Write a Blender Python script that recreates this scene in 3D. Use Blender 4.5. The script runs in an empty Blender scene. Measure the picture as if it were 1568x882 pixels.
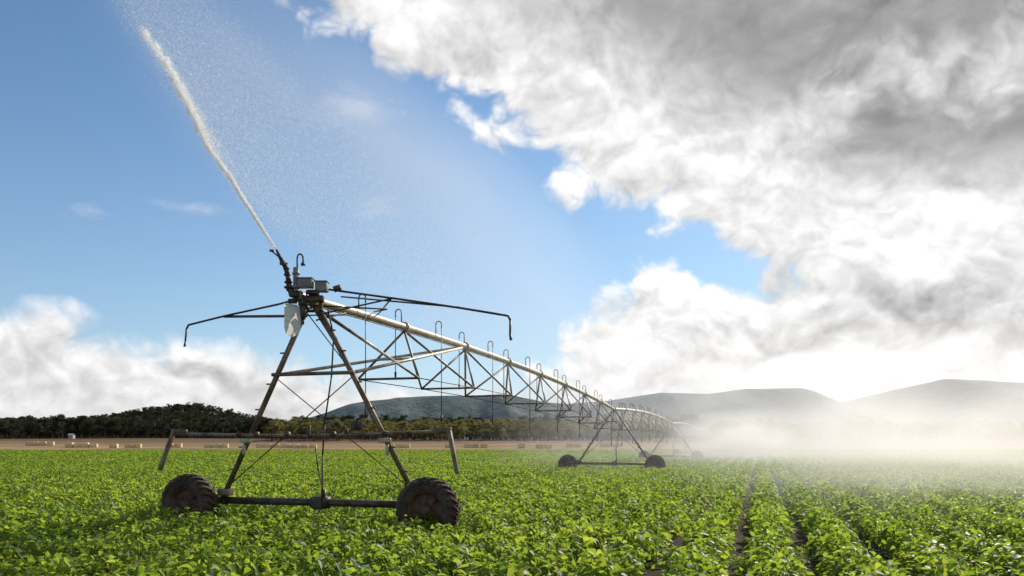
import bpy, bmesh, math, random
import numpy as np
from mathutils import Vector, Matrix
random.seed(4); rng = np.random.default_rng(4)
scene = bpy.context.scene
scene.view_settings.view_transform = 'Standard'; scene.view_settings.look = 'None'; scene.view_settings.exposure = 0
R = math.radians

# ------------------------------------------------------------------ helpers
def link(o, parent=None):
    scene.collection.objects.link(o)
    if parent: o.parent = parent
    return o
def mesh_obj(name, bm, mat, parent=None, smooth=True, dolink=True):
    me = bpy.data.meshes.new(name); bm.to_mesh(me); bm.free()
    if smooth:
        me.polygons.foreach_set("use_smooth", [True]*len(me.polygons))
    me.materials.append(mat)
    o = bpy.data.objects.new(name, me)
    if dolink: link(o, parent)
    return o
def tube(bm, p, q, r, r2=None, n=10, cap=True):
    p = Vector(p); q = Vector(q); r2 = r if r2 is None else r2
    d = (q-p).normalized()
    a = d.orthogonal().normalized(); b = d.cross(a)
    A = []; B = []
    for i in range(n):
        t = 2*math.pi*i/n; v = a*math.cos(t)+b*math.sin(t)
        A.append(bm.verts.new(p+v*r)); B.append(bm.verts.new(q+v*r2))
    for i in range(n):
        j = (i+1) % n
        bm.faces.new((A[i], A[j], B[j], B[i]))
    if cap:
        bm.faces.new(list(reversed(A))); bm.faces.new(B)
def polytube(bm, pts, r, n=8):
    for i in range(len(pts)-1):
        r0 = r[i] if isinstance(r, (list, tuple)) else r
        r1 = r[i+1] if isinstance(r, (list, tuple)) else r
        tube(bm, pts[i], pts[i+1], r0, r1, n)
def box(bm, c, sx, sy, sz, ax=None, ay=None, bev=0.0):
    c = Vector(c); ax = Vector(ax) if ax else Vector((1, 0, 0)); ay = Vector(ay) if ay else Vector((0, 1, 0))
    az = ax.cross(ay)
    res = bmesh.ops.create_cube(bm, size=1.0)
    vs = res['verts']
    if bev > 0:
        for v in vs: v.co = Vector((v.co.x*sx, v.co.y*sy, v.co.z*sz))
        es = list({e for v in vs for e in v.link_edges})
        r = bmesh.ops.bevel(bm, geom=es, offset=bev, segments=2, affect='EDGES', profile=0.5)
        vs = list({v for v in r['verts']} | {v for v in vs if v.is_valid})
        for v in vs: v.co = c+ax*v.co.x+ay*v.co.y+az*v.co.z
    else:
        for v in vs: v.co = c+ax*v.co.x*sx+ay*v.co.y*sy+az*v.co.z*sz
def revolve(bm, prof, n, M):
    rings = []
    for k in range(n):
        t = 2*math.pi*k/n
        rings.append([bm.verts.new(M @ Vector((rr*math.cos(t), a, rr*math.sin(t)))) for a, rr in prof])
    for k in range(n):
        A = rings[k]; B = rings[(k+1) % n]
        for i in range(len(prof)-1):
            bm.faces.new((A[i], A[i+1], B[i+1], B[i]))

class NT:
    def __init__(s, tree): s.t = tree
    def n(s, typ, **kw):
        x = s.t.nodes.new(typ)
        for k, v in kw.items(): setattr(x, k, v)
        return x
    def set(s, sock, v):
        if hasattr(v, 'is_output') or isinstance(v, bpy.types.NodeSocket): s.t.links.new(v, sock)
        else: sock.default_value = v
    def m(s, op, a, b=None, c=None, clamp=False):
        x = s.n('ShaderNodeMath', operation=op); x.use_clamp = clamp
        s.set(x.inputs[0], a)
        if b is not None: s.set(x.inputs[1], b)
        if c is not None: s.set(x.inputs[2], c)
        return x.outputs[0]
    def vm(s, op, a, b=None):
        x = s.n('ShaderNodeVectorMath', operation=op)
        s.set(x.inputs[0], a)
        if b is not None: s.set(x.inputs[1], b)
        return x.outputs[1] if op in ('LENGTH', 'DOT_PRODUCT', 'DISTANCE') else x.outputs[0]
    def ss(s, v, lo, hi, o0=0.0, o1=1.0):
        x = s.n('ShaderNodeMapRange', interpolation_type='SMOOTHSTEP')
        s.set(x.inputs[0], v); x.inputs[1].default_value = lo; x.inputs[2].default_value = hi
        x.inputs[3].default_value = o0; x.inputs[4].default_value = o1
        return x.outputs[0]
    def noise(s, vec, scale, detail=4, rough=0.5, dist=0.0, col=False):
        x = s.n('ShaderNodeTexNoise')
        if vec is not None: s.set(x.inputs['Vector'], vec)
        x.inputs['Scale'].default_value = scale; x.inputs['Detail'].default_value = detail
        x.inputs['Roughness'].default_value = rough; x.inputs['Distortion'].default_value = dist
        return x.outputs[1 if col else 0]
    def mix(s, f, a, b):
        x = s.n('ShaderNodeMix', data_type='RGBA')
        s.set(x.inputs[0], f); s.set(x.inputs[6], a if not isinstance(a, tuple) else (*a, 1)[:4])
        s.set(x.inputs[7], b if not isinstance(b, tuple) else (*b, 1)[:4])
        return x.outputs[2]

def mat_new(name):
    m = bpy.data.materials.new(name); m.use_nodes = True
    m.node_tree.nodes.clear()
    t = NT(m.node_tree); out = t.n('ShaderNodeOutputMaterial')
    return m, t, out
def noisy_mat(name, c1, c2, scale=4, rough=0.6, metal=0.0, bump=0.0, lo=0.4, hi=0.65, c3=None):
    m, t, out = mat_new(name)
    co = t.n('ShaderNodeTexCoord').outputs['Object']
    n1 = t.noise(co, scale, 8, 0.6)
    col = t.mix(t.ss(n1, lo, hi), c1, c2)
    if c3:
        col = t.mix(t.ss(t.noise(co, scale*6, 5, 0.6), 0.5, 0.75), col, c3)
    b = t.n('ShaderNodeBsdfPrincipled')
    t.set(b.inputs['Base Color'], col)
    t.set(b.inputs['Roughness'], t.ss(n1, 0.3, 0.7, rough-0.1, rough+0.15)); b.inputs['Metallic'].default_value = metal
    if bump:
        bp = t.n('ShaderNodeBump'); bp.inputs['Strength'].default_value = bump; bp.inputs['Distance'].default_value = 0.02
        t.set(bp.inputs['Height'], t.noise(co, scale*8, 6, 0.6)); t.set(b.inputs['Normal'], bp.outputs[0])
    t.set(out.inputs[0], b.outputs[0])
    return m

steel = noisy_mat("weathered_galvanised_steel", (0.27, 0.21, 0.145), (0.14, 0.085, 0.05), 3, 0.5, 0.2, 0.2, c3=(0.085, 0.048, 0.028))
pipe_steel = noisy_mat("pipe_galvanised_steel", (0.62, 0.55, 0.44), (0.42, 0.34, 0.25), 2.5, 0.42, 0.15, 0.15, c3=(0.24, 0.165, 0.105))
dark_steel = noisy_mat("dark_steel", (0.11, 0.085, 0.062), (0.06, 0.038, 0.026), 6, 0.5, 0.25, 0.2)
rim_mat = noisy_mat("rusty_rim", (0.17, 0.08, 0.052), (0.08, 0.04, 0.027), 5, 0.7, 0.0, 0.4)
rubber = noisy_mat("muddy_rubber", (0.045, 0.034, 0.027), (0.14, 0.096, 0.064), 4, 0.85, 0.0, 0.6, 0.4, 0.68)
boxgrey = noisy_mat("painted_box_grey", (0.30, 0.30, 0.29), (0.22, 0.21, 0.2), 6, 0.5)
cable = noisy_mat("cable_black", (0.03, 0.03, 0.03), (0.05, 0.05, 0.045), 5, 0.6)

# ------------------------------------------------------------------ camera
cam = bpy.data.cameras.new("camera"); cam.lens = 28; cam.sensor_width = 36
cam.shift_y = 0.153; cam.clip_end = 30000; cam.clip_start = 0.1
co = bpy.data.objects.new("camera", cam); link(co)
co.location = (0, 0, 1.8); co.rotation_euler = (R(90), 0, 0)
scene.camera = co

# ------------------------------------------------------------------ sun + sky
SAZ, SEL = 37.0, 31.0
S = Vector((math.sin(R(SAZ))*math.cos(R(SEL)), math.cos(R(SAZ))*math.cos(R(SEL)), math.sin(R(SEL))))
sun = bpy.data.lights.new("sun", 'SUN'); sun.energy = 5.0; sun.angle = R(0.5); sun.color = (1.0, 0.93, 0.82)
so = bpy.data.objects.new("sun", sun); link(so); so.rotation_euler = (-S).to_track_quat('-Z', 'Y').to_euler()

w = bpy.data.worlds.new("World"); scene.world = w; w.use_nodes = True
w.node_tree.nodes.clear(); t = NT(w.node_tree)
wout = t.n('ShaderNodeOutputWorld'); bg = t.n('ShaderNodeBackground'); bg.inputs[1].default_value = 0.1
sky = t.n('ShaderNodeTexSky', sky_type='NISHITA'); sky.sun_disc = False
sky.sun_elevation = R(SEL); sky.sun_rotation = R(SAZ); sky.air_density = 1.0; sky.dust_density = 0.4; sky.ozone_density = 2.5
d = t.n('ShaderNodeTexCoord').outputs['Generated']
sep = t.n('ShaderNodeSeparateXYZ'); t.set(sep.inputs[0], d)
az = t.m('MULTIPLY', t.m('ARCTAN2', sep.outputs[0], sep.outputs[1]), 57.2958)
el = t.m('MULTIPLY', t.m('ARCSINE', sep.outputs[2]), 57.2958)
ds = t.vm('MULTIPLY', d, (1.0, 1.0, 1.25))
wn = t.noise(ds, 9, 3, 0.55, 0.0, col=True)
warp = t.vm('MULTIPLY', t.vm('SUBTRACT', wn, (.5, .5, .5)), (.07, .07, .07))
dsw = t.vm('ADD', ds, warp)
dsw2 = t.vm('ADD', dsw, tuple(S*0.010+Vector((-.004, 0, 0.014))))
def puff(v):
    a = t.noise(v, 5.5, 8, 0.53)
    b = None
    for sc_, am in ((11, .5), (24, .27), (52, .13), (110, .055)):
        k = t.m('MULTIPLY', t.m('ABSOLUTE', t.m('SUBTRACT', t.noise(v, sc_, 0), 0.5)), am*2.6)
        b = k if b is None else t.m('ADD', b, k)
    return t.m('ADD', t.m('MULTIPLY', a, 0.85), t.m('MULTIPLY', b, 0.36))
n1 = puff(dsw); n2 = puff(dsw2)
nmid = t.noise(t.vm('ADD', ds, (3.1, 1.7, 0.4)), 3.6, 6, 0.52, 0.2)
def lin(a, e, ka, ke, k0):
    return t.m('ADD', t.m('MULTIPLY_ADD', a, ka, k0), t.m('MULTIPLY', e, ke))
def ell(a0, e0, ra, re, k):
    x = t.m('DIVIDE', t.m('SUBTRACT', az, a0), ra); y = t.m('DIVIDE', t.m('SUBTRACT', el, e0), re)
    r = t.m('SQRT', t.m('ADD', t.m('MULTIPLY', x, x), t.m('MULTIPLY', y, y)))
    return t.m('MULTIPLY', t.m('SUBTRACT', 1.0, r), k)
nA = t.m('SUBTRACT', n1, 0.5)
f1 = lin(az, el, 0.466, 0.886, 14.4*0.466-28.4*0.886+.4)
f2 = ell(24, 5, 23.0, 9.0, 8.0)
Fh = t.m('ADD', t.m('MAXIMUM', f1, f2), t.m('MULTIPLY', nA, 18.0))
# low cumulus bank along the left and middle horizon
top = t.ss(az, -33, 0, 7.3, 4.6)
Fl = t.m('ADD', t.m('SUBTRACT', top, el), t.m('MULTIPLY', nA, 8.5))
F = t.m('MAXIMUM', Fh, Fl)
dens = t.ss(F, -0.7, 1.8)
wv = t.noise(t.vm('MULTIPLY', d, (5, 5, 16)), 3.0, 6, 0.6, 0.5)
wf = t.m('MAXIMUM', t.m('MAXIMUM', ell(-9.2, 16.4, 3.4, 1.0, 1.0), ell(-21.5, 15.4, 4.0, 0.6, 1.0)),
         t.m('MAXIMUM', ell(-11.5, 22.5, 3.8, 2.6, 1.2), ell(-28, 14.6, 2.0, .7, 1.0)))
wd = t.m('MULTIPLY', t.ss(t.m('ADD', wf, t.m('MULTIPLY', t.m('SUBTRACT', wv, 0.5), 2.4)), 0.1, 1.5), 0.35)
dens = t.m('MAXIMUM', dens, wd)
g = lin(az, el, 0.366, 0.931, 3.9*0.366-28.0*0.931)
g = t.m('ADD', g, t.m('MULTIPLY', t.m('SUBTRACT', nmid, 0.5), 12.0))
gm = t.ss(g, -2.0, 5.0)
lightpatch = t.ss(t.m('ADD', ell(33, 22, 10, 2.8, 1.0), t.m('MULTIPLY', nA, 3.0)), -.2, .9, 0, .75)
gm = t.m('MULTIPLY', gm, t.m('SUBTRACT', 1.0, lightpatch))
g2 = t.ss(t.m('ADD', ell(29, 8.6, 14, 2.4, 1.0), t.m('MULTIPLY', t.m('SUBTRACT', nmid, 0.5), 1.8)), -0.2, 1.0, 0.0, 0.4)
depth_grey = t.m('MAXIMUM', gm, g2)
low = t.m('MULTIPLY', t.ss(az, -6, 8, 1.0, 0.3), t.ss(el, 1, 7.5, 0.22, 0.0))
depth_grey = t.m('MAXIMUM', depth_grey, low)
rel = t.m('MULTIPLY', t.m('SUBTRACT', n1, n2), 2.1)
rel = t.m('MULTIPLY', rel, t.m('MULTIPLY_ADD', gm, -0.72, 1.0))
rel = t.m('MULTIPLY', rel, t.ss(el, 0, 7, .55, 1.0))
bright = t.m('ADD', t.m('MULTIPLY_ADD', depth_grey, -0.52, 0.90), rel)
bright = t.m('ADD', bright, t.m('MULTIPLY', t.m('SUBTRACT', nmid, .5), -.10))
bright = t.m('MINIMUM', t.m('MAXIMUM', bright, 0.26), 1.06)
comb = t.n('ShaderNodeCombineColor')
t.set(comb.inputs[0], t.m('MULTIPLY', bright, 10.0)); t.set(comb.inputs[1], t.m('MULTIPLY', bright, 9.93)); t.set(comb.inputs[2], t.m('MULTIPLY', bright, 9.9))
tint = t.n('ShaderNodeMix', data_type='RGBA', blend_type='MULTIPLY'); tint.inputs[0].default_value = 1
t.set(tint.inputs[6], sky.outputs[0]); tint.inputs[7].default_value = (0.66, 0.98, 1.16, 1)
hz = t.m('POWER', 2.718, t.m('MULTIPLY', t.m('MAXIMUM', el, 0.0), -0.085))
hz = t.m('MULTIPLY', hz, t.ss(az, -35, 10, 0.58, 0.95))
skyc = t.mix(hz, tint.outputs[2], (7.2, 8.3, 9.4, 1))
col = t.mix(dens, skyc, comb.outputs[0])
t.set(bg.inputs[0], col); t.set(wout.inputs[0], bg.outputs[0])

# ------------------------------------------------------------------ ground
def gheight(x, y):
    a = np.clip((y-205)/270.0, 0, 1); a = a*a*(3-2*a)
    return 5.2*a
xs = np.concatenate([-np.geomspace(9000, 30, 50), np.linspace(-28, 28, 57), np.geomspace(30, 9000, 50)])
ys = np.concatenate([np.linspace(-300, 0, 8), np.linspace(2, 60, 59), np.geomspace(62, 9000, 120)])
X, Y = np.meshgrid(xs, ys)
Z = gheight(X, Y) + np.where(Y > 230, 0.35*np.sin(X*0.021+Y*0.013)*np.sin(Y*0.03+1), 0)
V = np.stack([X, Y, Z], -1).reshape(-1, 3)
nx = len(xs); ny = len(ys)
faces = [(j*nx+i, j*nx+i+1, (j+1)*nx+i+1, (j+1)*nx+i) for j in range(ny-1) for i in range(nx-1)]
me = bpy.data.meshes.new("ground"); me.from_pydata(V.tolist(), [], faces)
m, t, out = mat_new("ground_soil_and_dry_grass")
pos = t.n('ShaderNodeNewGeometry').outputs['Position']; sp = t.n('ShaderNodeSeparateXYZ'); t.set(sp.inputs[0], pos)
nn = t.noise(pos, 0.9, 8, 0.6)
soil = t.mix(t.ss(nn, 0.35, 0.65), (0.03, 0.026, 0.015), (0.06, 0.047, 0.027))
nf = t.noise(t.vm('MULTIPLY', pos, (0.01, 0.05, 0)), 1.0, 6, 0.6)
dry = t.mix(t.ss(nf, 0.35, 0.65), (0.24, 0.155, 0.09), (0.40, 0.29, 0.16))
dry = t.mix(t.ss(t.noise(t.vm('MULTIPLY', pos, (0.02, 0.1, 0)), 1.0, 8, 0.6), 0.5, 0.65, 0, 0.8), dry, (0.11, 0.08, 0.04))
dry = t.mix(t.ss(sp.outputs[1], 290, 400, 0, .75), dry, (0.085, 0.05, 0.033))
fld = t.ss(t.m('ADD', sp.outputs[1], t.m('MULTIPLY', t.noise(pos, 0.05, 3), 6)), 208, 210)
colr = t.mix(fld, soil, dry)
gr = t.ss(sp.outputs[1], 560, 700)
colr = t.mix(gr, colr, (0.05, 0.06, 0.03))
b = t.n('ShaderNodeBsdfPrincipled'); t.set(b.inputs['Base Color'], colr); b.inputs['Roughness'].default_value = 0.95; b.inputs['Specular IOR Level'].default_value = 0.1
bp = t.n('ShaderNodeBump'); bp.inputs['Distance'].default_value = 0.1; bp.inputs['Strength'].default_value = 0.6
t.set(bp.inputs['Height'], t.noise(pos, 7, 6)); t.set(b.inputs['Normal'], bp.outputs[0])
t.set(out.inputs[0], b.outputs[0])
me.materials.append(m); link(bpy.data.objects.new("ground", me))

# ------------------------------------------------------------------ instancing helper
def scatter(name, P3, rot, scl, idx, coll):
    me = bpy.data.meshes.new(name); me.vertices.add(len(P3)); me.vertices.foreach_set("co", np.asarray(P3, dtype=np.float32).ravel())
    a = me.attributes.new("rotv", 'FLOAT_VECTOR', 'POINT'); a.data.foreach_set("vector", np.asarray(rot, dtype=np.float32).ravel())
    a = me.attributes.new("sclv", 'FLOAT_VECTOR', 'POINT'); a.data.foreach_set("vector", np.asarray(scl, dtype=np.float32).ravel())
    a = me.attributes.new("idxv", 'INT', 'POINT'); a.data.foreach_set("value", np.asarray(idx, dtype=np.int32))
    o = bpy.data.objects.new(name, me); link(o)
    ng = bpy.data.node_groups.new(name+"_scatter", 'GeometryNodeTree')
    ng.interface.new_socket("Geometry", in_out='INPUT', socket_type='NodeSocketGeometry')
    ng.interface.new_socket("Geometry", in_out='OUTPUT', socket_type='NodeSocketGeometry')
    gi = ng.nodes.new('NodeGroupInput'); go = ng.nodes.new('NodeGroupOutput')
    iop = ng.nodes.new('GeometryNodeInstanceOnPoints'); ci = ng.nodes.new('GeometryNodeCollectionInfo')
    ci.inputs['Collection'].default_value = coll; ci.inputs['Separate Children'].default_value = True; ci.inputs['Reset Children'].default_value = True
    def na(nm, dt):
        x = ng.nodes.new('GeometryNodeInputNamedAttribute'); x.data_type = dt; x.inputs['Name'].default_value = nm
        return [s for s in x.outputs if s.enabled][0]
    L = ng.links.new
    L(gi.outputs[0], iop.inputs['Points']); L(ci.outputs[0], iop.inputs['Instance'])
    iop.inputs['Pick Instance'].default_value = True
    L(na("idxv", 'INT'), iop.inputs['Instance Index'])
    L(na("rotv", 'FLOAT_VECTOR'), iop.inputs['Rotation']); L(na("sclv", 'FLOAT_VECTOR'), iop.inputs['Scale'])
    L(iop.outputs[0], go.inputs[0])
    md = o.modifiers.new("scatter", 'NODES'); md.node_group = ng
    return o

# ------------------------------------------------------------------ foliage materials
def leaf_mat(name, c1, c2, tr1, tr2, rough=0.4, spec=0.5, trf=0.5):
    m, t, out = mat_new(name)
    at = t.n('ShaderNodeAttribute', attribute_name="lv"); oi = t.n('ShaderNodeObjectInfo')
    pos = t.n('ShaderNodeNewGeometry').outputs['Position']
    big = t.noise(pos, 0.12, 3)
    f = t.m('ADD', t.m('MULTIPLY', at.outputs['Fac'], 0.6), t.m('ADD', t.m('MULTIPLY', oi.outputs['Random'], 0.25), t.m('MULTIPLY', t.m('SUBTRACT', big, 0.5), 0.8)), clamp=True)
    b = t.n('ShaderNodeBsdfPrincipled'); t.set(b.inputs['Base Color'], t.mix(f, c1, c2))
    b.inputs['Roughness'].default_value = rough; b.inputs['Specular IOR Level'].default_value = spec
    tr = t.n('ShaderNodeBsdfTranslucent'); t.set(tr.inputs[0], t.mix(f, tr1, tr2))
    ms = t.n('ShaderNodeMixShader'); ms.inputs[0].default_value = trf
    t.set(ms.inputs[1], b.outputs[0]); t.set(ms.inputs[2], tr.outputs[0]); t.set(out.inputs[0], ms.outputs[0])
    return m
crop_leaf = leaf_mat("crop_leaf", (0.055, 0.11, 0.015), (0.18, 0.25, 0.042), (0.20, 0.38, 0.018), (0.66, 0.76, 0.08), 0.5, 0.42, 0.52)
tree_shaded = leaf_mat("forest_leaf_shaded", (0.028, 0.034, 0.018), (0.06, 0.066, 0.034), (0.03, 0.04, 0.015), (0.09, 0.085, 0.025), 0.7, 0.2, 0.25)  # cloud shadow over the forest is put into this darker leaf colour
tree_olive = leaf_mat("eucalyptus_leaf", (0.07, 0.08, 0.03), (0.17, 0.16, 0.07), (0.17, 0.17, 0.045), (0.40, 0.34, 0.10), 0.6, 0.2, 0.4)
bark = noisy_mat("bark", (0.16, 0.13, 0.10), (0.07, 0.055, 0.04), 2, 0.9)

# ------------------------------------------------------------------ crop plants
def make_plant(k, nl, size=1.0):
    r = np.random.default_rng(100+k); Vs = []; Fs = []; lv = []
    for i in range(nl):
        th = r.uniform(0, 2*math.pi); ph = math.acos(r.uniform(-0.1, 1.0)); rad = r.uniform(0.75, 1.08)
        base = Vector((0.25*rad*math.sin(ph)*math.cos(th), 0.25*rad*math.sin(ph)*math.sin(th), 0.17+0.27*rad*math.cos(ph)+r.normal(0, 0.025)))
        out = Vector((math.cos(th), math.sin(th), 0))
        dr = (out*r.uniform(0.2, 1.0)+Vector((r.normal(0, .5), r.normal(0, .5), r.normal(0.0, .45)))).normalized()
        up = (Vector((0, 0, 1))*0.8+out*0.35*math.sin(ph)+Vector((r.normal(0, .4), r.normal(0, .4), 0))).normalized()
        side = dr.cross(up).normalized(); nrm = side.cross(dr).normalized()
        Lh = r.uniform(0.06, 0.125)*size; Wd = Lh*r.uniform(0.28, 0.38); fold = Wd*r.uniform(0.15, 0.6); droop = Lh*r.uniform(0.05, 0.4)
        b0 = len(Vs)
        def P(a, s, h): return base+dr*(Lh*a)+side*s+nrm*h-Vector((0, 0, droop*a*a))
        Vs += [P(0, 0, 0), P(.28, -Wd*.95, fold), P(.65, -Wd*.8, fold), P(1, 0, 0), P(.65, Wd*.8, fold), P(.28, Wd*.95, fold), P(.3, 0, 0), P(.66, 0, 0)]
        for f in ((0, 6, 1), (6, 7, 2, 1), (7, 3, 2), (0, 5, 6), (6, 5, 4, 7), (7, 4, 3)):
            Fs.append(tuple(b0+q for q in f))
        v = r.uniform(0, 1); lv += [v]*8
    me = bpy.data.meshes.new("leafy_plant"); me.from_pydata([tuple(v) for v in Vs], [], Fs)
    a = me.attributes.new("lv", 'FLOAT', 'POINT'); a.data.foreach_set("value", lv)
    me.polygons.foreach_set("use_smooth", [True]*len(me.polygons))
    me.materials.append(crop_leaf)
    return bpy.data.objects.new("leafy_plant", me)
plants = bpy.data.collections.new("crop_plant_variants")
for k in range(6): plants.objects.link(make_plant(k, 105))
for k in range(3): plants.objects.link(make_plant(20+k, 60, 1.6))

PA = R(17.2); Pd = np.array([math.sin(PA), math.cos(PA)]); Td = np.array([math.cos(PA), -math.sin(PA)])
pts = []; rot = []; sc = []; ix = []
RS = 0.98
for ri in range(-330, 330):
    s0 = ri*RS+.2
    tcur = -80.0
    while tcur < 330:
        x = s0*Td[0]+tcur*Pd[0]; y = s0*Td[1]+tcur*Pd[1]
        step = 0.26 if y < 45 else (0.38 if y < 100 else 0.7)
        tcur += step*random.uniform(0.7, 1.3)
        if y < 4.5 or y > 206: continue
        if abs(x) > 0.72*y+4: continue
        jit = random.gauss(0, 0.06)
        x += jit*Td[0]; y += jit*Td[1]
        far = y > 60
        s = random.uniform(0.9, 1.28)*(1.0 if y < 45 else (1.03 if y < 100 else 1.35))
        pts.append((x, y, random.uniform(-0.06, 0.03))); rot.append((random.gauss(0, .15), random.gauss(0, .15), random.uniform(0, 6.28)))
        sc.append((s, s, random.uniform(0.85, 1.32))); ix.append(random.randint(6, 8) if far else random.randint(0, 5))
        if y < 24 and random.random() < .05:   # stray shoots leaning into the furrow
            o_ = random.choice((-.42, .42)); q = random.uniform(.4, .65)
            pts.append((x+o_*Td[0], y+o_*Td[1], -.03)); rot.append((0, 0, random.uniform(0, 6.28))); sc.append((q, q, q)); ix.append(random.randint(0, 5))
scatter("crop_plants", pts, rot, sc, ix, plants)

# ------------------------------------------------------------------ trees
def make_tree(k, mat, H=14.0):
    r = np.random.default_rng(500+k)
    bm = bmesh.new()
    lean = Vector((r.normal(0, .6), r.normal(0, .6), H*0.62))
    tube(bm, (0, 0, -0.5), lean*0.55, 0.28, 0.2, 6); tube(bm, lean*0.55, lean, 0.2, 0.1, 6)
    cl = []
    for i in range(r.integers(9, 14)):
        a = r.uniform(0, 6.28); hh = r.uniform(0.28, 1.0); wdt = H*0.24*math.sqrt(max(0.1, 1-((hh-0.6)/0.5)**2))*r.uniform(.5, 1.1)
        c = Vector((math.cos(a)*wdt, math.sin(a)*wdt, H*hh*0.96))
        st = lean*min(0.95, hh*0.8)
        tube(bm, st, c, 0.1, 0.03, 5, cap=False); cl.append((c, r.uniform(.09, .15)*H))
    nb = len(bm.faces)
    lvs = [0.0]*len(bm.verts)
    for c, cr in cl:
        tone = r.uniform(0, 1)
        for j in range(95):
            v = Vector(r.normal(0, 1, 3)); v.normalize(); v = v*cr*r.uniform(.35, 1.05); v.z *= 0.75
            p = c+v; sz = r.uniform(.2, .46)*H/14
            a1 = Vector(r.normal(0, 1, 3)).normalized(); b1 = a1.orthogonal().normalized()
            vs = [bm.verts.new(p+a1*sz), bm.verts.new(p+b1*sz*.7), bm.verts.new(p-a1*sz*.8), bm.verts.new(p-b1*sz*.6)]
            bm.faces.new(vs); q = min(1, max(0, tone*0.6+0.4*r.uniform(0, 1))); lvs += [q]*4
    me = bpy.data.meshes.new("tree_variant"); bm.to_mesh(me); bm.free()
    me.materials.append(bark); me.materials.append(mat)
    me.polygons.foreach_set("material_index", [0 if i < nb else 1 for i in range(len(me.polygons))])
    a = me.attributes.new("lv", 'FLOAT', 'POINT'); a.data.foreach_set("value", lvs)
    return bpy.data.objects.new("tree_variant", me)
tcd = bpy.data.collections.new("shaded_tree_variants"); tco = bpy.data.collections.new("olive_tree_variants")
for k in range(5): tcd.objects.link(make_tree(k, tree_shaded))
for k in range(5): tco.objects.link(make_tree(40+k, tree_olive))
# ------------------------------------------------------------------ hills
def prof(xp, zp):
    return lambda x: np.interp(x, xp, zp)
def vnoise(x, y, seed, octs=5):
    r = np.random.default_rng(seed); z = 0; amp = 1; tot = 0
    for o in range(octs):
        for q in range(4):
            a = r.uniform(0, 6.28); f = (1.9**o)*r.uniform(.8, 1.3)
            z = z+amp*np.sin((x*math.cos(a)+y*math.sin(a))*f+r.uniform(0, 6.28)); tot += amp*0.6
        amp *= 0.52
    return z/tot
def hill(name, D, xp, zp, wid, mat, sc_n, amp, x0, x1, nxx, nyy=70, seed=1):
    f = prof(xp, zp)
    def H(x, y):
        q = (y-D)/wid
        env = np.exp(-(q*q)*1.6)
        nz = vnoise(x/sc_n, y/sc_n, seed)
        rg = 1-abs(vnoise(x/sc_n*1.3, y/sc_n*0.55, seed+7))*1.5
        return (f(x)+amp*0.2*nz)*env + amp*(rg-0.7)*np.clip(env*(1-env)*3.2, 0, 1) + 3 - (1-env)*6
    xx = np.linspace(x0, x1, nxx); yy = np.linspace(D-1.5*wid, D+1.2*wid, nyy)
    X, Y = np.meshgrid(xx, yy); Z = H(X, Y)
    V = np.stack([X, Y, Z], -1).reshape(-1, 3)
    fc = [(j*nxx+i, j*nxx+i+1, (j+1)*nxx+i+1, (j+1)*nxx+i) for j in range(nyy-1) for i in range(nxx-1)]
    me = bpy.data.meshes.new(name); me.from_pydata(V.tolist(), [], fc); me.materials.append(mat)
    me.polygons.foreach_set("use_smooth", [True]*len(me.polygons))
    link(bpy.data.objects.new(name, me)); return H
def hill_mat(name, c1, c2, sc, bump, dist):
    m, t, out = mat_new(name)
    pos = t.n('ShaderNodeNewGeometry').outputs['Position']
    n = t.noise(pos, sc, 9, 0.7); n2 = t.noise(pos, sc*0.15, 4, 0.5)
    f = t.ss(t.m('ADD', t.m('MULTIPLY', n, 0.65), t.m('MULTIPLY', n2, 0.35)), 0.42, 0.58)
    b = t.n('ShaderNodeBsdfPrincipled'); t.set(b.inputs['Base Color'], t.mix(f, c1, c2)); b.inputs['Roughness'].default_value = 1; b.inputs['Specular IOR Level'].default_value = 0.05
    bp = t.n('ShaderNodeBump'); bp.inputs['Strength'].default_value = bump; bp.inputs['Distance'].default_value = dist
    t.set(bp.inputs['Height'], n); t.set(b.inputs['Normal'], bp.outputs[0]); t.set(out.inputs[0], b.outputs[0])
    return m
hm_far = hill_mat("mountain_haze_tint", (0.17, 0.205, 0.235), (0.235, 0.27, 0.295), 0.04, 0.5, 10)  # aerial haze is painted into the blue-grey base colour
hm_mid = hill_mat("forested_hill", (0.085, 0.125, 0.145), (0.165, 0.205, 0.21), 0.06, 0.9, 9)  # bluish distance haze mixed into the forest colour itself
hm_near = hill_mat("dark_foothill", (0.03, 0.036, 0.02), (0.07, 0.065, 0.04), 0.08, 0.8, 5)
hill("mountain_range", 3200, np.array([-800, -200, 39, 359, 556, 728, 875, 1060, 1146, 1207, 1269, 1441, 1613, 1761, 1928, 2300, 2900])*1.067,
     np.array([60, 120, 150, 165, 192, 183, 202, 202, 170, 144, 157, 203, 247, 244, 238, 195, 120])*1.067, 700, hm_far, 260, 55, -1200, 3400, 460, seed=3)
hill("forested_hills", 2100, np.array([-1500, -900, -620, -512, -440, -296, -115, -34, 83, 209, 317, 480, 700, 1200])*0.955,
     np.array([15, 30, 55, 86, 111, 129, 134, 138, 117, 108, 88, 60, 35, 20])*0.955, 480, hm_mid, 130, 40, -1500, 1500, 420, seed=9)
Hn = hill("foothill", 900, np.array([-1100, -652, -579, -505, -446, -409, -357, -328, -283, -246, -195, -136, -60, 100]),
     np.array([18, 20, 20, 20, 23, 32, 37, 31, 21, 16, 11, 6, 1, 0]), 190, hm_near, 60, 6, -1100, 200, 240, seed=15)

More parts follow.
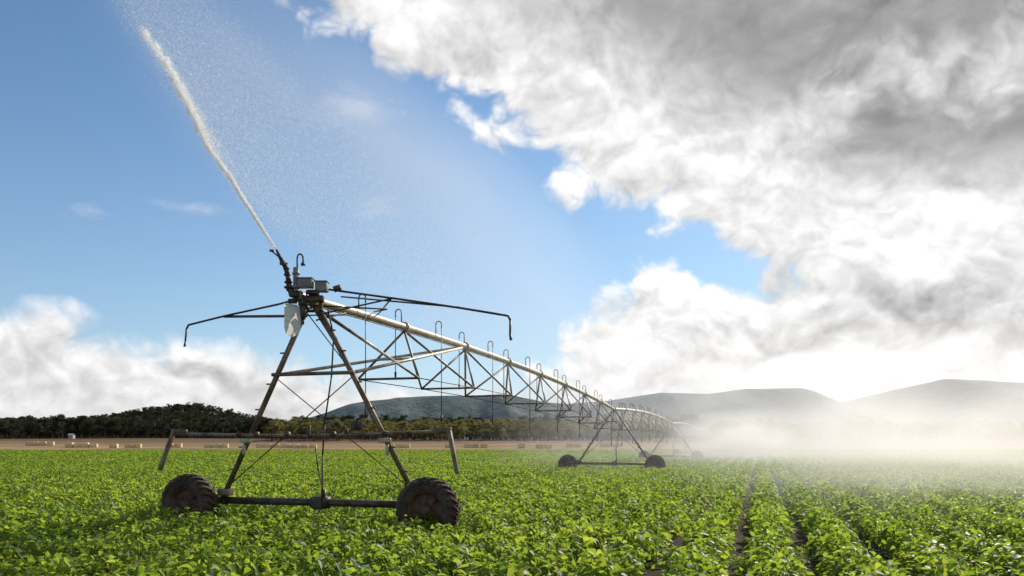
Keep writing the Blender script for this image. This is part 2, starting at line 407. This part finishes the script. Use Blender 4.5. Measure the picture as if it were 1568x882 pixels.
def tree_scatter(name, n, fx, fy, hmin, hmax, zf, coll):
    P = []; Ro = []; Sc = []; I = []
    for i in range(n):
        x = fx(); y = fy(); h = random.uniform(hmin, hmax)/14.0
        P.append((x, y, zf(x, y)-0.3)); Ro.append((0, 0, random.uniform(0, 6.28)))
        Sc.append((h*random.uniform(.9, 1.4), h*random.uniform(.9, 1.4), h)); I.append(random.randint(0, 4))
    scatter(name, P, Ro, Sc, I, coll)
gz = lambda x, y: float(gheight(np.array(x), np.array(y)))
tree_scatter("tree_line", 1350, lambda: random.uniform(-480, -95) if random.random() < .62 else random.uniform(-95, 130), lambda: random.uniform(480, 600), 10, 15.5, gz, tcd)
tree_scatter("tree_line", 2600, lambda: random.triangular(-900, -80, -380), lambda: random.uniform(690, 930), 6, 10.5, lambda x, y: max(gz(x, y), float(Hn(np.array(x), np.array(y)))), tcd)
tree_scatter("eucalyptus_grove", 420, lambda: random.uniform(-120, 75), lambda: random.uniform(370, 450), 6.5, 11, gz, tco)
tree_scatter("eucalyptus_grove", 560, lambda: random.uniform(40, 480), lambda: random.uniform(440, 560), 7, 12, gz, tco)

# ------------------------------------------------------------------ hay bales + shed
hay = noisy_mat("hay", (0.85, 0.66, 0.38), (0.62, 0.45, 0.24), 1.5, 0.95, 0, 0.8)
def bales(x, y, n, tall=1):
    bm = bmesh.new(); z = gz(x, y)
    for i in range(n):
        for h in range(tall if random.random() < .8 else 1):
            box(bm, (x+i*2.7+random.uniform(-.2, .2), y+random.uniform(-.3, .3), z+0.75+h*1.5), 2.5, 1.5, 1.45*random.uniform(.85, 1.05),
                ax=(math.cos(.05*i), math.sin(.05*i), 0), ay=(-math.sin(.05*i), math.cos(.05*i), 0), bev=0.16)
    mesh_obj("hay_bale", bm, hay, smooth=False)
for px_, y, n, tl in ((-158, 285, 3, 1), (-150, 270, 4, 1), (-131, 262, 1, 1), (-126, 262, 2, 1), (-116, 270, 2, 1), (-100, 262, 3, 1), (-84, 265, 4, 1), (-73, 258, 2, 1), (-68, 250, 3, 1), (-40, 262, 2, 1), (-35, 262, 1, 1),
                      (-21, 265, 1, 1), (-15, 270, 3, 1), (3, 265, 1, 1), (9, 260, 2, 1), (20, 275, 2, 1), (-172, 255, 2, 1), (-182, 300, 4, 1), (32, 280, 3, 1)):
    bales(px_, y, n, tl)
wall_m = noisy_mat("shed_wall", (0.45, 0.45, 0.43), (0.36, 0.35, 0.33), 1, 0.6)
bm = bmesh.new(); sx, sy = -246, 445; zz = gz(sx, sy)
box(bm, (sx, sy, zz+1.1), 2.6, 2.5, 2.2)
for sgn in (-1, 1):
    vs = [bm.verts.new(v) for v in ((sx-1.6, sy+sgn*1.6, zz+2.15), (sx+1.6, sy+sgn*1.6, zz+2.15), (sx+1.6, sy, zz+3.0), (sx-1.6, sy, zz+3.0))]
    bm.faces.new(vs)
box(bm, (sx+.5, sy-1.28, zz+.9), .8, 0.05, 1.8)
mesh_obj("farm_shed", bm, wall_m, smooth=False)

# ------------------------------------------------------------------ irrigator
irr = bpy.data.objects.new("center_pivot_irrigator", None); link(irr)
P3 = Vector((Pd[0], Pd[1], 0)); T3 = Vector((Td[0], Td[1], 0)); Z3 = Vector((0, 0, 1))
C0 = Vector((-3.87, 15.39, 0)); SPAN = 33.7
SL, SR = -2.82, 2.43
def LP(C, s, tt, z): return C+T3*s+P3*tt+Z3*z

def wheel(C, s, name="wheel"):
    ctr = LP(C, s, 0, 0.6)
    M = Matrix.Translation(ctr) @ Matrix(((T3.x, P3.x, 0, 0), (T3.y, P3.y, 0, 0), (0, 0, 1, 0), (0, 0, 0, 1)))
    bm = bmesh.new()
    prof = [(-.13, .33), (-.165, .36), (-.185, .43), (-.175, .50), (-.15, .545), (-.08, .56), (0, .565), (.08, .56), (.15, .545), (.175, .50), (.185, .43), (.165, .36), (.13, .33), (0.1, .34), (-0.1, .34), (-.13, .33)]
    revolve(bm, prof, 56, M)
    nl = 24
    for k in range(nl):
        for sgn in (-1, 1):
            a0 = 2*math.pi*(k+(0.5 if sgn > 0 else 0))/nl
            secs = [(-0.01*sgn, 0.0, .56), (sgn*0.09, 0.10, .558), (sgn*0.165, 0.17, .535), (sgn*0.192, 0.2, .475)]
            prev = None
            for a, da, rr in secs:
                th = a0+da; hw = 0.036/rr*0.9
                ring = []
                for (dth, dr_) in ((-hw, -.01), (-hw*.75, .047), (hw*.75, .047), (hw, -.01)):
                    q = rr+dr_ if a*sgn < .18 else rr+dr_*.3
                    aa = a if a*sgn < .18 else a+(sgn*.018 if dr_ > 0 else 0)
                    ring.append(bm.verts.new(M @ Vector((q*math.cos(th+dth), aa, q*math.sin(th+dth)))))
                if prev:
                    for i in range(4): bm.faces.new((prev[i], prev[(i+1) % 4], ring[(i+1) % 4], ring[i]))
                else: bm.faces.new(ring)
                prev = ring
            bm.faces.new(list(reversed(prev)))
    bmesh.ops.recalc_face_normals(bm, faces=bm.faces)
    mesh_obj(name+"_tyre", bm, rubber, irr, smooth=False)
    bm = bmesh.new()
    prof = [(-.135, .345), (-.14, .325), (-.11, .315), (-.06, .30), (-.045, .27), (-.03, .2), (-.06, .15), (-.075, .10), (-.14, .095), (-.16, .08), (-.16, .0)]
    revolve(bm, prof, 40, M)
    prof = [(.135, .345), (.14, .325), (.11, .315), (.0, .30), (-.02, .27)]
    revolve(bm, prof, 40, M)
    for k in range(8):
        a = 2*math.pi*k/8
        p = M @ Vector((.125*math.cos(a), -.075, .125*math.sin(a))); q = M @ Vector((.125*math.cos(a), -.10, .125*math.sin(a)))
        tube(bm, p, q, .014, n=6)
    for k in range(4):  # pressed ribs
        a = 2*math.pi*(k+.5)/4
        tube(bm, M @ Vector((.16*math.cos(a), -.06, .16*math.sin(a))), M @ Vector((.28*math.cos(a), -.05, .28*math.sin(a))), .022, .03, 8)
    mesh_obj(name+"_rim", bm, rim_mat, irr)
    bm = bmesh.new()   # wheel gearbox
    tube(bm, LP(C, s, .05, .6), LP(C, s, .34, .6), .10, .12, 12)
    box(bm, LP(C, s, .36, .62), .26, .16, .28, ax=T3, ay=P3, bev=.03)
    mesh_obj(name+"_gearbox", bm, dark_steel, irr)

def goose(bm, base, side, h=.28, w_=.16, drop=.1, r=.018):
    pts = [base]
    for k in range(9):
        a = math.pi*k/8
        pts.append(base+Z3*(h+math.sin(a)*w_*.55)+side*(w_*.5*(1-math.cos(a))))
    pts.append(base+side*w_+Z3*(h-drop)); polytube(bm, pts, r, 7); return pts[-1]

def tower(C, ztop=4.65):
    bm = bmesh.new()
    tube(bm, LP(C, SL+.1, .34, .66), LP(C, SR-.1, .34, .66), .075, n=14)
    for s in (SL+.55, SR-.55): tube(bm, LP(C, s, .34, .66), LP(C, s+.08, .34, .66), .1, n=14)
    mesh_obj("base_beam", bm, dark_steel, irr)
    bm = bmesh.new()
    tube(bm, LP(C, -.2, .34, .66), LP(C, .18, .34, .66), .12, n=14)
    box(bm, LP(C, 0, .3, .66), .2, .3, .26, ax=T3, ay=P3, bev=.03)
    tube(bm, LP(C, .08, .3, .7), LP(C, .08, .3, .92), .05, n=10)
    mesh_obj("centre_drive", bm, dark_steel, irr)
    bm = bmesh.new()
    legs = []
    for sb, st in ((-2.25, -.12), (2.13, .1)):
        p = LP(C, sb, .28, .68); q = LP(C, st, .05, ztop-.12)
        legs.append((p, q))
        tube(bm, p, q, .052, n=12)
        off = (P3*-.05)
        box(bm, (p+q)/2+off, .055, (q-p).length*.985, .012, ax=(q-p).normalized().cross(P3).normalized(), ay=(q-p).normalized())
        f = p.lerp(q, .04); box(bm, f, .26, .2, .14, ax=T3, ay=P3, bev=.02)
    def on(i, z):
        p, q = legs[i]; return p.lerp(q, (z-p.z)/(q.z-p.z))
    tube(bm, on(0, 3.18)-P3*.06-T3*.08, on(1, 3.18)-P3*.06+T3*.08, .038, n=10)
    for i in (0, 1):
        for z in (1.3, 1.75, 2.5, 3.0, 3.6, 4.0):
            c = on(i, z); sg = -1 if i == 0 else 1
            box(bm, c+T3*sg*.08-P3*.03, .1, .03, .03, ax=T3, ay=P3)
    mesh_obj("tower_legs", bm, steel, irr)
    bm = bmesh.new()
    for i, sg in ((0, -1), (1, 1)):
        c = on(i, 1.88); box(bm, c-P3*.08, .26, .05, .09, ax=T3, ay=P3, bev=.015)
        c = on(i, 1.7); box(bm, c-P3*.08-T3*sg*.05, .06, .05, .2, ax=T3, ay=P3, bev=.01)
    mesh_obj("leg_brackets", bm, pipe_steel, irr)
    bm = bmesh.new()
    tube(bm, on(0, 3.12), on(1, .95), .011, n=6); tube(bm, on(1, 3.12), on(0, .95), .011, n=6)
    polytube(bm, [LP(C, .35, 0, ztop-.2), LP(C, .42, .1, 3.9), LP(C, .40, .05, 3.1), LP(C, .22, .1, 2.2), LP(C, .12, .2, 1.6), LP(C, .1, .2, .6), LP(C, .07, .1, .45)], .016, 7)
    polytube(bm, [LP(C, .02, .1, 1.75), LP(C, .08, .1, 1.3), LP(C, .16, .2, .8)], .012, 7)
    mesh_obj("stay_cables", bm, cable, irr)
    return on

ARCH = .34
def pipe_z(tt, z0, z1):
    s = tt/SPAN
    return z0+(z1-z0)*s+ARCH*4*s*(1-s)
def span(C, z0, z1, detail=True, start=0.0):
    bm = bmesh.new(); N = 48
    pt = [LP(C, 0, start+(SPAN-start)*i/N, pipe_z(start+(SPAN-start)*i/N if i else max(start, 0), z0, z1)) for i in range(N+1)]
    for i in range(N): tube(bm, pt[i], pt[i+1], .088, n=14, cap=False)
    nb = 8; bay = SPAN/nb
    for k in range(nb+1):
        tt = k*bay; c = LP(C, 0, tt, pipe_z(tt, z0, z1))
        tube(bm, c-P3*.02, c+P3*.02, .135, n=14)
    mesh_obj("main_pipe", bm, pipe_steel, irr)
    bt = bmesh.new(); bc = bmesh.new(); bd = bmesh.new()
    nodes = []
    for k in range(nb):
        tt = (k+.5)*bay+1.2*(1 if k == 0 else (0.6 if k == 1 else 0)); zc = pipe_z(tt, z0, z1)
        l = LP(C, -.78, tt, zc-1.32); r = LP(C, .78, tt, zc-1.32)
        a = LP(C, 0, k*bay, pipe_z(k*bay, z0, z1)-.09); b = LP(C, 0, (k+1)*bay, pipe_z((k+1)*bay, z0, z1)-.09)
        for q in (l, r):
            tube(bt, q, a, .03, n=6); tube(bt, q, b, .03, n=6)
        tube(bt, l, r, .028, n=6)
        nodes.append((l, r))
    pl, pr = LP(C, -.15, .1, z0-.25), LP(C, .15, .1, z0-.25)
    for l, r in nodes+[(LP(C, -.15, SPAN-.1, z1-.25), LP(C, .15, SPAN-.1, z1-.25))]:
        tube(bc, pl, l, .012, n=5); tube(bc, pr, r, .012, n=5); pl, pr = l, r
    for i in range(N-1): tube(bc, pt[i]-Z3*.12+T3*.05, pt[i+1]-Z3*.12+T3*.05, .013, n=5, cap=False)
    k = 0; tt = 1.9
    while tt < SPAN-.8:
        zc = pipe_z(tt, z0, z1); base = LP(C, 0, tt, zc+.05)
        e = goose(bd, base, T3*(1 if k % 2 == 0 else -1), r=.016 if detail else .024)
        L_ = 2.1 if k % 2 == 0 else 1.1
        tube(bd, e, Vector((e.x, e.y, zc-L_)), .011 if tt < 12 else .014, n=6)
        tube(bd, Vector((e.x, e.y, zc-L_)), Vector((e.x, e.y, zc-L_-.16)), .03, .022, n=8)
        tt += 2.15; k += 1
    mesh_obj("truss_bars", bt, steel, irr); mesh_obj("truss_rods", bc, cable, irr); mesh_obj("sprinkler_drops", bd, dark_steel, irr)

Z0, Z1 = 4.60, 3.92
CC = [C0, C0+P3*SPAN, C0+P3*SPAN*2, C0+P3*SPAN*3, C0+P3*SPAN*4]
for i, c in enumerate(CC):
    for s in (SL, SR): wheel(c, s)
    on = tower(c, Z0 if i == 0 else Z1)
    if i == 0: on0 = on
for i in range(4): span(CC[i], Z0 if i == 0 else Z1, Z1, i == 0, -.55 if i == 0 else 0)
# long braces from tower legs up to the pipe
bm = bmesh.new()
top = LP(C0, 0, 7.9, pipe_z(7.9, Z0, Z1)-.1)
tube(bm, on0(0, 3.18), top-T3*.1, .036, n=10); tube(bm, on0(1, 3.18), top+T3*.1, .036, n=10)
tube(bm, on0(0, 3.2).lerp(top, .45), on0(1, 3.2).lerp(top, .45), .028, n=8)
mesh_obj("span_braces", bm, pipe_steel, irr)
# spray booms
bm = bmesh.new()
B = [LP(C0, .2, -.1, 4.80), LP(C0, .55, -.05, 4.74), LP(C0, 1.7, 0, 4.54), LP(C0, 3.05, 0, 4.29), LP(C0, 3.98, 0, 4.10), LP(C0, 4.02, 0, 4.02), LP(C0, 4.02, -.02, 3.75), LP(C0, 4.04, -.02, 3.66)]
polytube(bm, B, [.021]*6+[.018, .026], 8)
B = [LP(C0, -.2, -.1, 4.62), LP(C0, -.75, 0, 4.55), LP(C0, -2.0, 0, 4.38), LP(C0, -2.85, 0, 4.24), LP(C0, -2.9, 0, 4.16), LP(C0, -2.93, 0, 3.9), LP(C0, -2.95, 0, 3.8)]
polytube(bm, B, [.021]*5+[.018, .026], 8)
for a, b_ in ((LP(C0, -.1, 0, 4.28), LP(C0, -2.0, 0, 4.36)), (LP(C0, .1, 0, 4.3), LP(C0, 1.7, .0, 4.53)), (LP(C0, .3, .6, 4.75), LP(C0, 3.05, 0, 4.30)),
              (LP(C0, 0, 2.8, 4.75), LP(C0, 1.7, 0, 4.54)), (LP(C0, 0, 2.8, 4.75), LP(C0, -2.0, 0, 4.38)), (LP(C0, .1, 0, 4.2), LP(C0, 0, 2.2, 4.8)),
              (LP(C0, .15, -.2, 4.45), LP(C0, 1.3, .6, 4.45)), (LP(C0, 1.3, .6, 4.45), LP(C0, 0, 2.6, 4.78))):
    tube(bm, a, b_, .016, n=6)
mesh_obj("spray_booms", bm, dark_steel, irr)
# lower guard bar with angled ends
bm = bmesh.new()
c_ = C0+T3*(-.15)
tube(bm, LP(c_, -3.05, -.05, 2.02), LP(c_, -.1, -.05, 1.96), .035, n=10)
tube(bm, LP(c_, -.1, -.05, 1.96), LP(c_, 3.05, -.05, 2.04), .035, n=10)
for sg in (-1, 1):
    zt = 2.06
    p = LP(c_, sg*3.02, -.05, zt); q = LP(c_, sg*3.24, -.2, 1.28)
    box(bm, (p+q)/2, .075, (p-q).length, .075, ax=(q-p).normalized().cross(P3).normalized(), ay=(q-p).normalized(), bev=.01)
    box(bm, LP(c_, sg*2.88, -.05, 2.07), .36, .07, .08, ax=T3, ay=P3, bev=.01)
mesh_obj("guard_bar", bm, steel, irr)
bm = bmesh.new()
box(bm, LP(C0, 1.03, -.12, 2.16), .2, .16, .18, ax=(T3+Z3*.15).normalized(), ay=P3, bev=.02)
box(bm, LP(C0, .0, -.1, 2.05), .06, .05, .22, ax=T3, ay=P3, bev=.01)
box(bm, LP(C0, .8, -.1, 2.05), .08, .05, .08, ax=T3, ay=P3, bev=.01)
for s in (-1.6, -1.2, -.5, .5, 1.6, 2.1): tube(bm, LP(C0, s-.04, -.05, 2.0), LP(C0, s+.04, -.05, 2.0), .055, n=10)
mesh_obj("guard_bar_fittings", bm, dark_steel, irr)
# end gun etc (around the pipe end)
yg = 14.98
bm = bmesh.new()
g_ = lambda x, z, dy=0: Vector((x, yg+dy, z))
polytube(bm, [LP(C0, 0, -.5, 4.60), g_(-3.98, 4.60), g_(-4.12, 4.62), g_(-4.18, 4.74)], [.088, .075, .07, .06], 12)
polytube(bm, [g_(-4.18, 4.70), g_(-4.2, 4.86), g_(-4.22, 5.0), g_(-4.26, 5.14), g_(-4.34, 5.28), g_(-4.40, 5.40), g_(-4.43, 5.47)], [.065, .05, .045, .045, .036, .026, .02], 12)
for z, r_ in ((4.74, .095), (4.84, .075), (4.98, .065), (5.1, .06)): tube(bm, g_(-4.19-(z-4.74)*.15, z), g_(-4.19-(z-4.74)*.15, z+.03), r_, n=14)
polytube(bm, [g_(-4.52, 5.44), g_(-4.42, 5.36), g_(-4.30, 5.24), g_(-4.22, 5.2)], .014, 6)
box(bm, g_(-4.52, 5.45), .08, .04, .04, bev=.008); box(bm, g_(-4.3, 5.2, -.06), .1, .05, .07, bev=.01)
mesh_obj("end_gun", bm, dark_steel, irr)
bm = bmesh.new()
tube(bm, g_(-4.06, 4.72), g_(-4.06, 5.13), .055, n=14); tube(bm, g_(-4.06, 5.0), g_(-4.06, 5.03), .075, n=14)
tube(bm, g_(-4.06, 4.74), g_(-4.06, 4.79), .08, n=14)
mesh_obj("booster_cylinder", bm, boxgrey, irr)
bm = bmesh.new()
polytube(bm, [g_(-4.04, 5.1), g_(-4.04, 5.3), g_(-4.03, 5.36), g_(-3.99, 5.39), g_(-3.95, 5.37), g_(-3.93, 5.32), g_(-3.93, 5.22)], .016, 8)
tube(bm, g_(-3.93, 5.22), g_(-3.93, 5.17), .035, .045, n=10)
for x in (-3.98, -3.86, -3.78): tube(bm, g_(x, 4.35), g_(x, 4.7), .02, n=8)
tube(bm, g_(-3.93, 4.16), g_(-3.93, 4.42), .045, .075, n=14); tube(bm, g_(-3.93, 4.42), g_(-3.93, 4.5), .09, n=14); tube(bm, g_(-3.93, 4.06), g_(-3.93, 4.16), .02, .03, n=8)
box(bm, g_(-4.05, 4.62, -.02), .26, .14, .1, bev=.02); box(bm, g_(-3.8, 4.55, .05), .5, .16, .12, bev=.02)
box(bm, g_(-3.74, 4.66, 0), .2, .2, .08, bev=.01); tube(bm, g_(-4.2, 4.5), g_(-4.05, 4.5), .05, n=10); tube(bm, g_(-3.35, 4.72), g_(-3.22, 4.76), .06, n=10)
box(bm, g_(-3.72, 4.33, .1), .3, .06, .05, bev=.01); box(bm, g_(-3.62, 4.42, .1), .06, .06, .3, bev=.01)
mesh_obj("valve_fittings", bm, dark_steel, irr)
bm = bmesh.new()
box(bm, g_(-3.88, 4.83), .27, .2, .17, bev=.015); box(bm, g_(-3.60, 4.78, .1), .22, .2, .18, bev=.015)
box(bm, g_(-3.88, 4.92), .30, .23, .02, bev=.005); box(bm, g_(-3.60, 4.88, .1), .25, .23, .02, bev=.005)
mesh_obj("control_boxes", bm, boxgrey, irr)
m, t, out = mat_new("white_plastic")
b1 = t.n('ShaderNodeBsdfPrincipled'); b1.inputs['Base Color'].default_value = (.8, .8, .78, 1); b1.inputs['Roughness'].default_value = .4
b2 = t.n('ShaderNodeBsdfTranslucent'); b2.inputs[0].default_value = (.88, .87, .84, 1)
ms = t.n('ShaderNodeMixShader'); ms.inputs[0].default_value = .65; t.set(ms.inputs[1], b1.outputs[0]); t.set(ms.inputs[2], b2.outputs[0]); t.set(out.inputs[0], ms.outputs[0])
bm = bmesh.new()
W_ = .155; cx, cz = -4.12, 4.02
shape = [(-W_, .44), (W_*.6, .40), (W_, .34)]
for k in range(13):
    a = -math.pi*k/12; shape.append((math.cos(a)*W_, math.sin(a)*.20+.0))
fr = [bm.verts.new((cx+x, 14.9+.05*(x/W_)**2, cz+z)) for x, z in shape]
bm.faces.new(fr)
mesh_obj("white_panel", bm, m, irr, smooth=False)

# ------------------------------------------------------------------ water
m, t, out = mat_new("water_spray")
a_ = t.n('ShaderNodeBsdfDiffuse'); a_.inputs[0].default_value = (.98, .98, .98, 1)
b_ = t.n('ShaderNodeBsdfTranslucent'); b_.inputs[0].default_value = (.99, .99, .99, 1)
ms = t.n('ShaderNodeMixShader'); ms.inputs[0].default_value = .65
t.set(ms.inputs[1], a_.outputs[0]); t.set(ms.inputs[2], b_.outputs[0]); t.set(out.inputs[0], ms.outputs[0])
spray = m
def droplets(name, C, size, parent=None):
    n = len(C); v = rng.normal(0, 1, (n, 3, 3)); v /= np.linalg.norm(v, axis=2, keepdims=True)
    V = C[:, None, :]+v*size[:, None, None]
    me = bpy.data.meshes.new(name); me.vertices.add(n*3); me.vertices.foreach_set("co", V.astype(np.float32).ravel())
    me.loops.add(n*3); me.loops.foreach_set("vertex_index", np.arange(n*3, dtype=np.int32))
    me.polygons.add(n); me.polygons.foreach_set("loop_start", np.arange(0, n*3, 3, dtype=np.int32))
    me.update(calc_edges=True); me.validate(); me.materials.append(spray)
    o = bpy.data.objects.new(name, me); link(o, parent); return o
jx = np.array([-4.43, -4.91, -5.40, -5.83, -6.08, -6.39, -6.63, -7.10, -7.5]); jz = np.array([5.47, 6.18, 6.95, 7.53, 8.08, 8.64, 9.13, 9.72, 10.3])
js = np.linspace(0, 1.12, len(jx))
def J(s): return np.stack([np.interp(s, js, jx), 14.98+s*0.3, np.interp(s, js, jz)], -1)
jet = bpy.data.objects.new("water_jet", None); link(jet)
def volmat(name, dens_fn, aniso=.72):
    m, t, out = mat_new(name)
    v = t.n('ShaderNodeVolumeScatter'); v.inputs['Color'].default_value = (1, 1, 1, 1); v.inputs['Anisotropy'].default_value = aniso
    t.set(v.inputs['Density'], dens_fn(t)); t.set(out.inputs['Volume'], v.outputs[0]); return m
# slugs of water: the jet breaks up into pulses with a sharp leading edge and feathered trailing side
n = 130000
s = rng.uniform(0, 1.0, n)**0.72
ph = (s**1.35*11) % 1.0
keep = rng.uniform(0, 1, n) < np.where(s < .3, 1, (1.0-ph*.85)*(1-.5*np.clip((s-.55)/.45, 0, 1)))
s = s[keep]; ph = ph[keep]; n = len(s)
c = J(s)
wj = 0.014+0.036*s**1.1
lat = rng.normal(0, 1, n)*wj
tail = rng.exponential(1, n)*(0.015+0.62*s**1.5)*(rng.uniform(0, 1, n) < .6)
sc_ = .26*s*(1-ph)
c[:, 0] += lat*.8+tail*.6-sc_*.6+.09*s; c[:, 2] += lat*.5-tail*.95+sc_*.25; c[:, 1] += rng.normal(0, 1, n)*wj*1.4+tail*.3
droplets("jet_drops", c, rng.uniform(.005, .0105, n)*(1+.15*s), jet)
# fine mist drifting down-wind
n = 280000
s = rng.uniform(.12, 1.45, n)**0.8
c = np.stack([np.interp(s, [0, 1.12, 1.5], [-4.43, -7.5, -7.6]), 15+rng.normal(0, .5, n), np.interp(s, [0, 1.12, 1.5], [5.47, 10.3, 11.9])], -1)
tau = rng.exponential(1.0, n)*3.2*(.3+s*.8)
c[:, 0] += tau*1.0+rng.normal(0, .12, n)*(1+tau*.4); c[:, 1] += tau*.25; c[:, 2] += -tau*.60-0.02*tau**2+rng.normal(0, .15, n)*(1+tau*.5)
c = c[c[:, 2] > 1.0]
droplets("mist_drops", c, rng.uniform(.003, .0074, len(c)), jet)
# light drizzle from the far spans drifting over the near right of the field
n = 90000
c = np.stack([rng.uniform(2.5, 17, n), rng.uniform(8.5, 24, n), .35+rng.exponential(1, n)*1.1], -1)
c = c[rng.uniform(0, 1, n) < np.clip((c[:, 0]-2.5)/7, 0, 1)]
droplets("drizzle", c, rng.uniform(.002, .0055, len(c)), jet)

def mist(name, loc, rad, rot, density, nscale=1.5, nlo=.3, nhi=.7, aniso=.72, pw=1.5):
    def fn(t):
        ob = t.n('ShaderNodeTexCoord').outputs['Object']
        r = t.vm('LENGTH', ob); f = t.m('POWER', t.m('MAXIMUM', t.m('SUBTRACT', 1.0, t.m('MULTIPLY', r, r)), 0.0), pw)
        f = t.m('MULTIPLY', f, t.ss(t.noise(ob, nscale, 1, .5), nlo, nhi, .25, 1.0))
        return t.m('MULTIPLY', f, density)
    bm = bmesh.new(); bmesh.ops.create_icosphere(bm, subdivisions=4, radius=1.0)
    o = mesh_obj(name, bm, volmat(name+"_volume", fn, aniso)); o.location = loc; o.scale = rad; o.rotation_euler = rot
    return o
mist("water_mist", (-3.2, 17.0, 8.0), (8.8, 2.2, 2.8), (0, R(40), R(10)), .20, 1.8)
mist("water_mist", (23, 66, 0.8), (24, 50, 9.5), (0, 0, R(-17)), .026, 2.8, .35, .65)
mist("water_mist", (22, 80, 1.8), (7, 28, 3.6), (0, 0, R(-17)), .10, 2.5)
mist("water_mist", (13.5, 25, 1.0), (9.5, 15, 4.5), (0, 0, R(-17)), .055, 2.5)
